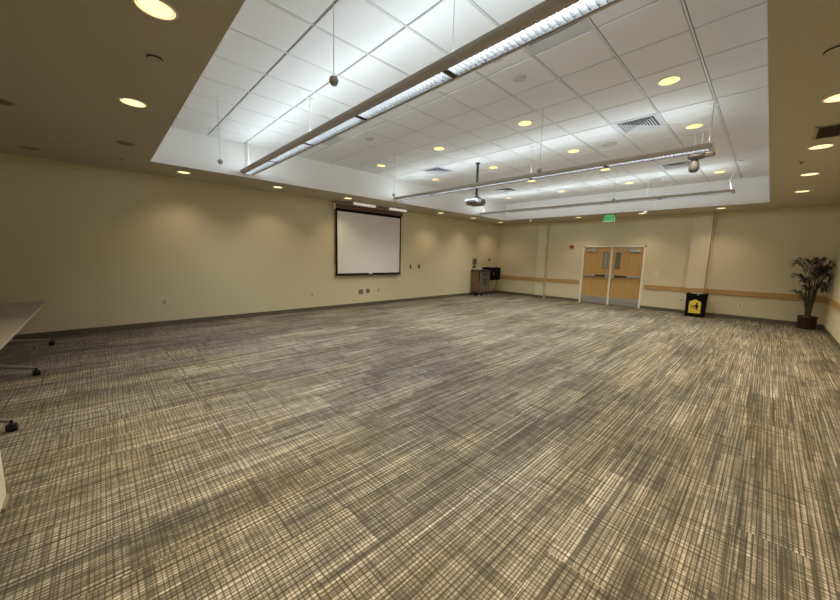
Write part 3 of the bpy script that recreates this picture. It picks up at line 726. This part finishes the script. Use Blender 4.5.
# ------------------------------------------------------------------ potted palm
X0, Y0 = .775, 12.58
t = thing('potted_palm', 'dark green potted palm in a brown pot standing in the corner', 'plant', (X0, Y0, 0))
pt = MB().lathe([(.0005, .0), (.148, .0), (.156, .02), (.166, .285), (.173, .29), (.173, .315), (.158, .315), (.154, .285), (.0005, .285)], (X0, Y0, 0), 32).build('pot', M['pot'], t)
MB().lathe([(.0005, .295), (.08, .30), (.155, .288)], (X0, Y0, 0), 24).build('soil', M['soil'], t)
def frond(base, mid, tip, L=.20, n=22, seed=0):
    rr = random.Random(seed)
    q = MB(); B, Md, T = Vector(base), Vector(mid), Vector(tip)
    def P(u): return (1 - u) ** 2 * B + 2 * u * (1 - u) * Md + u * u * T
    q.tube([P(i / 12) for i in range(13)], [.007 * (1 - .7 * i / 12) for i in range(13)], 6)
    for i in range(n):
        u = .18 + .82 * i / (n - 1); p = P(u); d = (P(min(1, u + .03)) - P(max(0, u - .03))).normalized()
        side = d.cross(Vector((0, 0, 1)));
        if side.length < .1: side = Vector((1, 0, 0))
        side.normalize()
        for sg_ in (-1, 1):
            ll = L * (math.sin(PI * (.18 + .72 * (i / (n - 1)))) * .7 + .35) * rr.uniform(.85, 1.1)
            dirv = (side * sg_ * .62 + d * .85 + Vector((rr.uniform(-.15, .15), 0, .12 + rr.uniform(-.25, .25)))).normalized()
            e1 = p + dirv * ll * .55; e2 = p + dirv * ll + Vector((0, 0, -.18 * ll))
            for e_ in (e1, e2): e_.x = min(e_.x, 1.045); e_.y = min(e_.y, 12.96)
            w = d * .011
            q.add([p - w * .4, p + w * .4, e1 + w, e1 - w], [(0, 1, 2, 3)]); q.add([e1 - w, e1 + w, e2], [(0, 1, 2)])
    return q
fr = [  # crown point, tip
    ((.66, 12.55, 1.18), (.54, 12.45, 1.74), (.41, 12.42, 1.57)), ((.66, 12.52, 1.0), (.57, 12.4, 1.40), (.44, 12.35, 1.29)),
    ((.70, 12.58, 1.20), (.70, 12.55, 1.75), (.64, 12.4, 1.66)), ((.72, 12.6, 1.15), (.56, 12.6, 1.80), (.50, 12.6, 1.66)),
    ((.80, 12.6, 1.20), (.84, 12.6, 1.78), (.80, 12.45, 1.70)), ((.84, 12.6, 1.15), (.95, 12.6, 1.75), (1.02, 12.55, 1.60)),
    ((.84, 12.55, 1.05), (.98, 12.45, 1.52), (1.03, 12.35, 1.24)), ((.80, 12.5, .95), (.92, 12.35, 1.30), (.98, 12.25, 1.05)),
    ((.72, 12.5, .98), (.66, 12.35, 1.38), (.58, 12.25, 1.18)), ((.74, 12.5, .85), (.70, 12.35, 1.15), (.64, 12.25, 1.0)),
    ((.76, 12.7, 1.1), (.82, 12.85, 1.6), (.90, 12.9, 1.45)), ((.70, 12.5, .55), (.60, 12.4, .95), (.53, 12.35, .90)),
    ((.82, 12.5, 1.15), (.90, 12.42, 1.64), (.88, 12.25, 1.46)), ((.78, 12.5, 1.05), (.80, 12.4, 1.5), (.74, 12.2, 1.32)),
    ((.86, 12.6, 1.1), (.98, 12.7, 1.66), (1.0, 12.8, 1.5)), ((.80, 12.5, .88), (.88, 12.4, 1.18), (.94, 12.3, .98))]
for i, (a, m_, c) in enumerate(fr):
    a = Vector(a)
    root = Vector((X0 + (a.x - X0) * .35, Y0 + (a.y - Y0) * .6, .285))
    s_ = MB().tube([root, root.lerp(a, .5) + Vector((0, 0, .02)), a], [.013, .011, .008], 8).build('cane', M['cane'], t)
    frond(a, m_, c, .18, 26, i).build('frond', M['palm'], s_)

# ------------------------------------------------------------------ training tables by the near corner
def training_table(x0, x1, yfr, zt, label):
    t = thing('training_table', label, 'table', ((x0 + x1) / 2, yfr - .3, 0), 'training tables along the near wall')
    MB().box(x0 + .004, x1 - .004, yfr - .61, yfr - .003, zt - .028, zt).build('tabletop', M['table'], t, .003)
    MB().box(x0 + .002, x1 - .002, yfr - .003, yfr, zt - .027, zt - .001).build('edge_band', M['tedge'], t)
    return t
def foot(t, x, y, ang, L=.52):
    # leg column and angled caster foot
    c = Vector((x, y, 0)); dv = Vector((math.cos(ang), math.sin(ang), 0))
    MB().box(x - .022, x + .022, y - .035, y + .035, .10, .69).build('leg', M['leg'], t, .006)
    a, b_ = c - dv * .12, c + dv * L
    q = MB().tube([a + Vector((0, 0, .105)), c + Vector((0, 0, .115)), b_ + Vector((0, 0, .088))], [.020, .028, .017], 12)
    ft = q.build('foot_bar', M['leg'], t)
    for p in (a, b_):
        w = MB().tube([p + Vector((0, -.014, .03)), p + Vector((0, .014, .03))], .034, 16)
        w = w.tube([p + Vector((0, -.032, .034)), p + Vector((0, .032, .034))], .032, 16).build('caster', M['black'], ft)
        MB().tube([p + Vector((0, 0, .05)), p + Vector((0, 0, .098))], .011, 8).obox(p + Vector((.01, 0, .062)), (.05, .03, .012)).build('caster_stem', M['black'], w)
ZTB = .70
for i, (x0, x1, lb) in enumerate(((-7.97, -6.15, 'white training table nearest the screen wall, its far corner in view'), (-6.145, -4.325, 'white training table next in the row, its edge running out of view'))):
    t = training_table(x0, x1, -.672, ZTB, lb)
tb = [o for o in bpy.data.objects if o.name.startswith('training_table')]
foot(tb[0], -7.93, -1.10, 1.28, .47)
foot(tb[0], -6.52, -1.18, .84, .70)
foot(tb[1], -4.80, -1.16, .80, .72)
# tipped-up table close to the camera
t = thing('folded_table', 'cream flip-top table tipped upright, only its corner showing at the photo edge', 'table', (-2.0, -.5, 0))
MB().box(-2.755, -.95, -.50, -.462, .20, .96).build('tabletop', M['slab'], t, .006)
MB().prism([(-2.79, .195), (-2.70, .185), (-2.60, .185), (-2.60, .21), (-2.74, .215), (-2.752, .26), (-2.775, .235)], 0, 'xz', -.475, -.448).build('corner_bumper', M['rub'], t)
for x in (-2.35, -1.3):
    MB().box(x - .02, x + .02, -.56, -.515, .10, .70).build('leg', M['leg'], t, .005)
    fb = MB().tube([(x, -.80, .10), (x, -.50, .11), (x, -.40 - .08, .10)], .02, 10).build('foot_bar', M['leg'], t)
    for y in (-.80, -.50): MB().tube([(x - .014, y, .038), (x + .014, y, .038)], .038, 16).build('caster', M['black'], fb)

# ------------------------------------------------------------------ world, camera, view
w = bpy.data.worlds.new('room_air'); S.world = w; w.use_nodes = True
w.node_tree.nodes['Background'].inputs[0].default_value = (.9, .85, .75, 1); w.node_tree.nodes['Background'].inputs[1].default_value = .02
cam = bpy.data.cameras.new('camera'); co = bpy.data.objects.new('camera', cam); COL.objects.link(co)
cam.sensor_width = 36; cam.sensor_fit = 'HORIZONTAL'; cam.lens = 36 * 332.9367 / 840; cam.clip_start = .02
right = Vector((.6902285, .7232001, .0237940)); upv = Vector((-.1103799, .0727353, .9912244)); fw = Vector((-.7151230, .6867977, -.1300308))
R = Matrix((right, upv, -fw)).transposed()
co.matrix_world = Matrix.Translation((0, 0, CAM_Z)) @ R.to_4x4()
S.camera = co
S.view_settings.view_transform = 'Standard'
S.view_settings.look = 'None'
S.view_settings.exposure = 0.55
S.cycles.max_bounces = 8; S.cycles.diffuse_bounces = 5
S.cycles.sample_clamp_indirect = 6
S.cycles.use_denoising = True
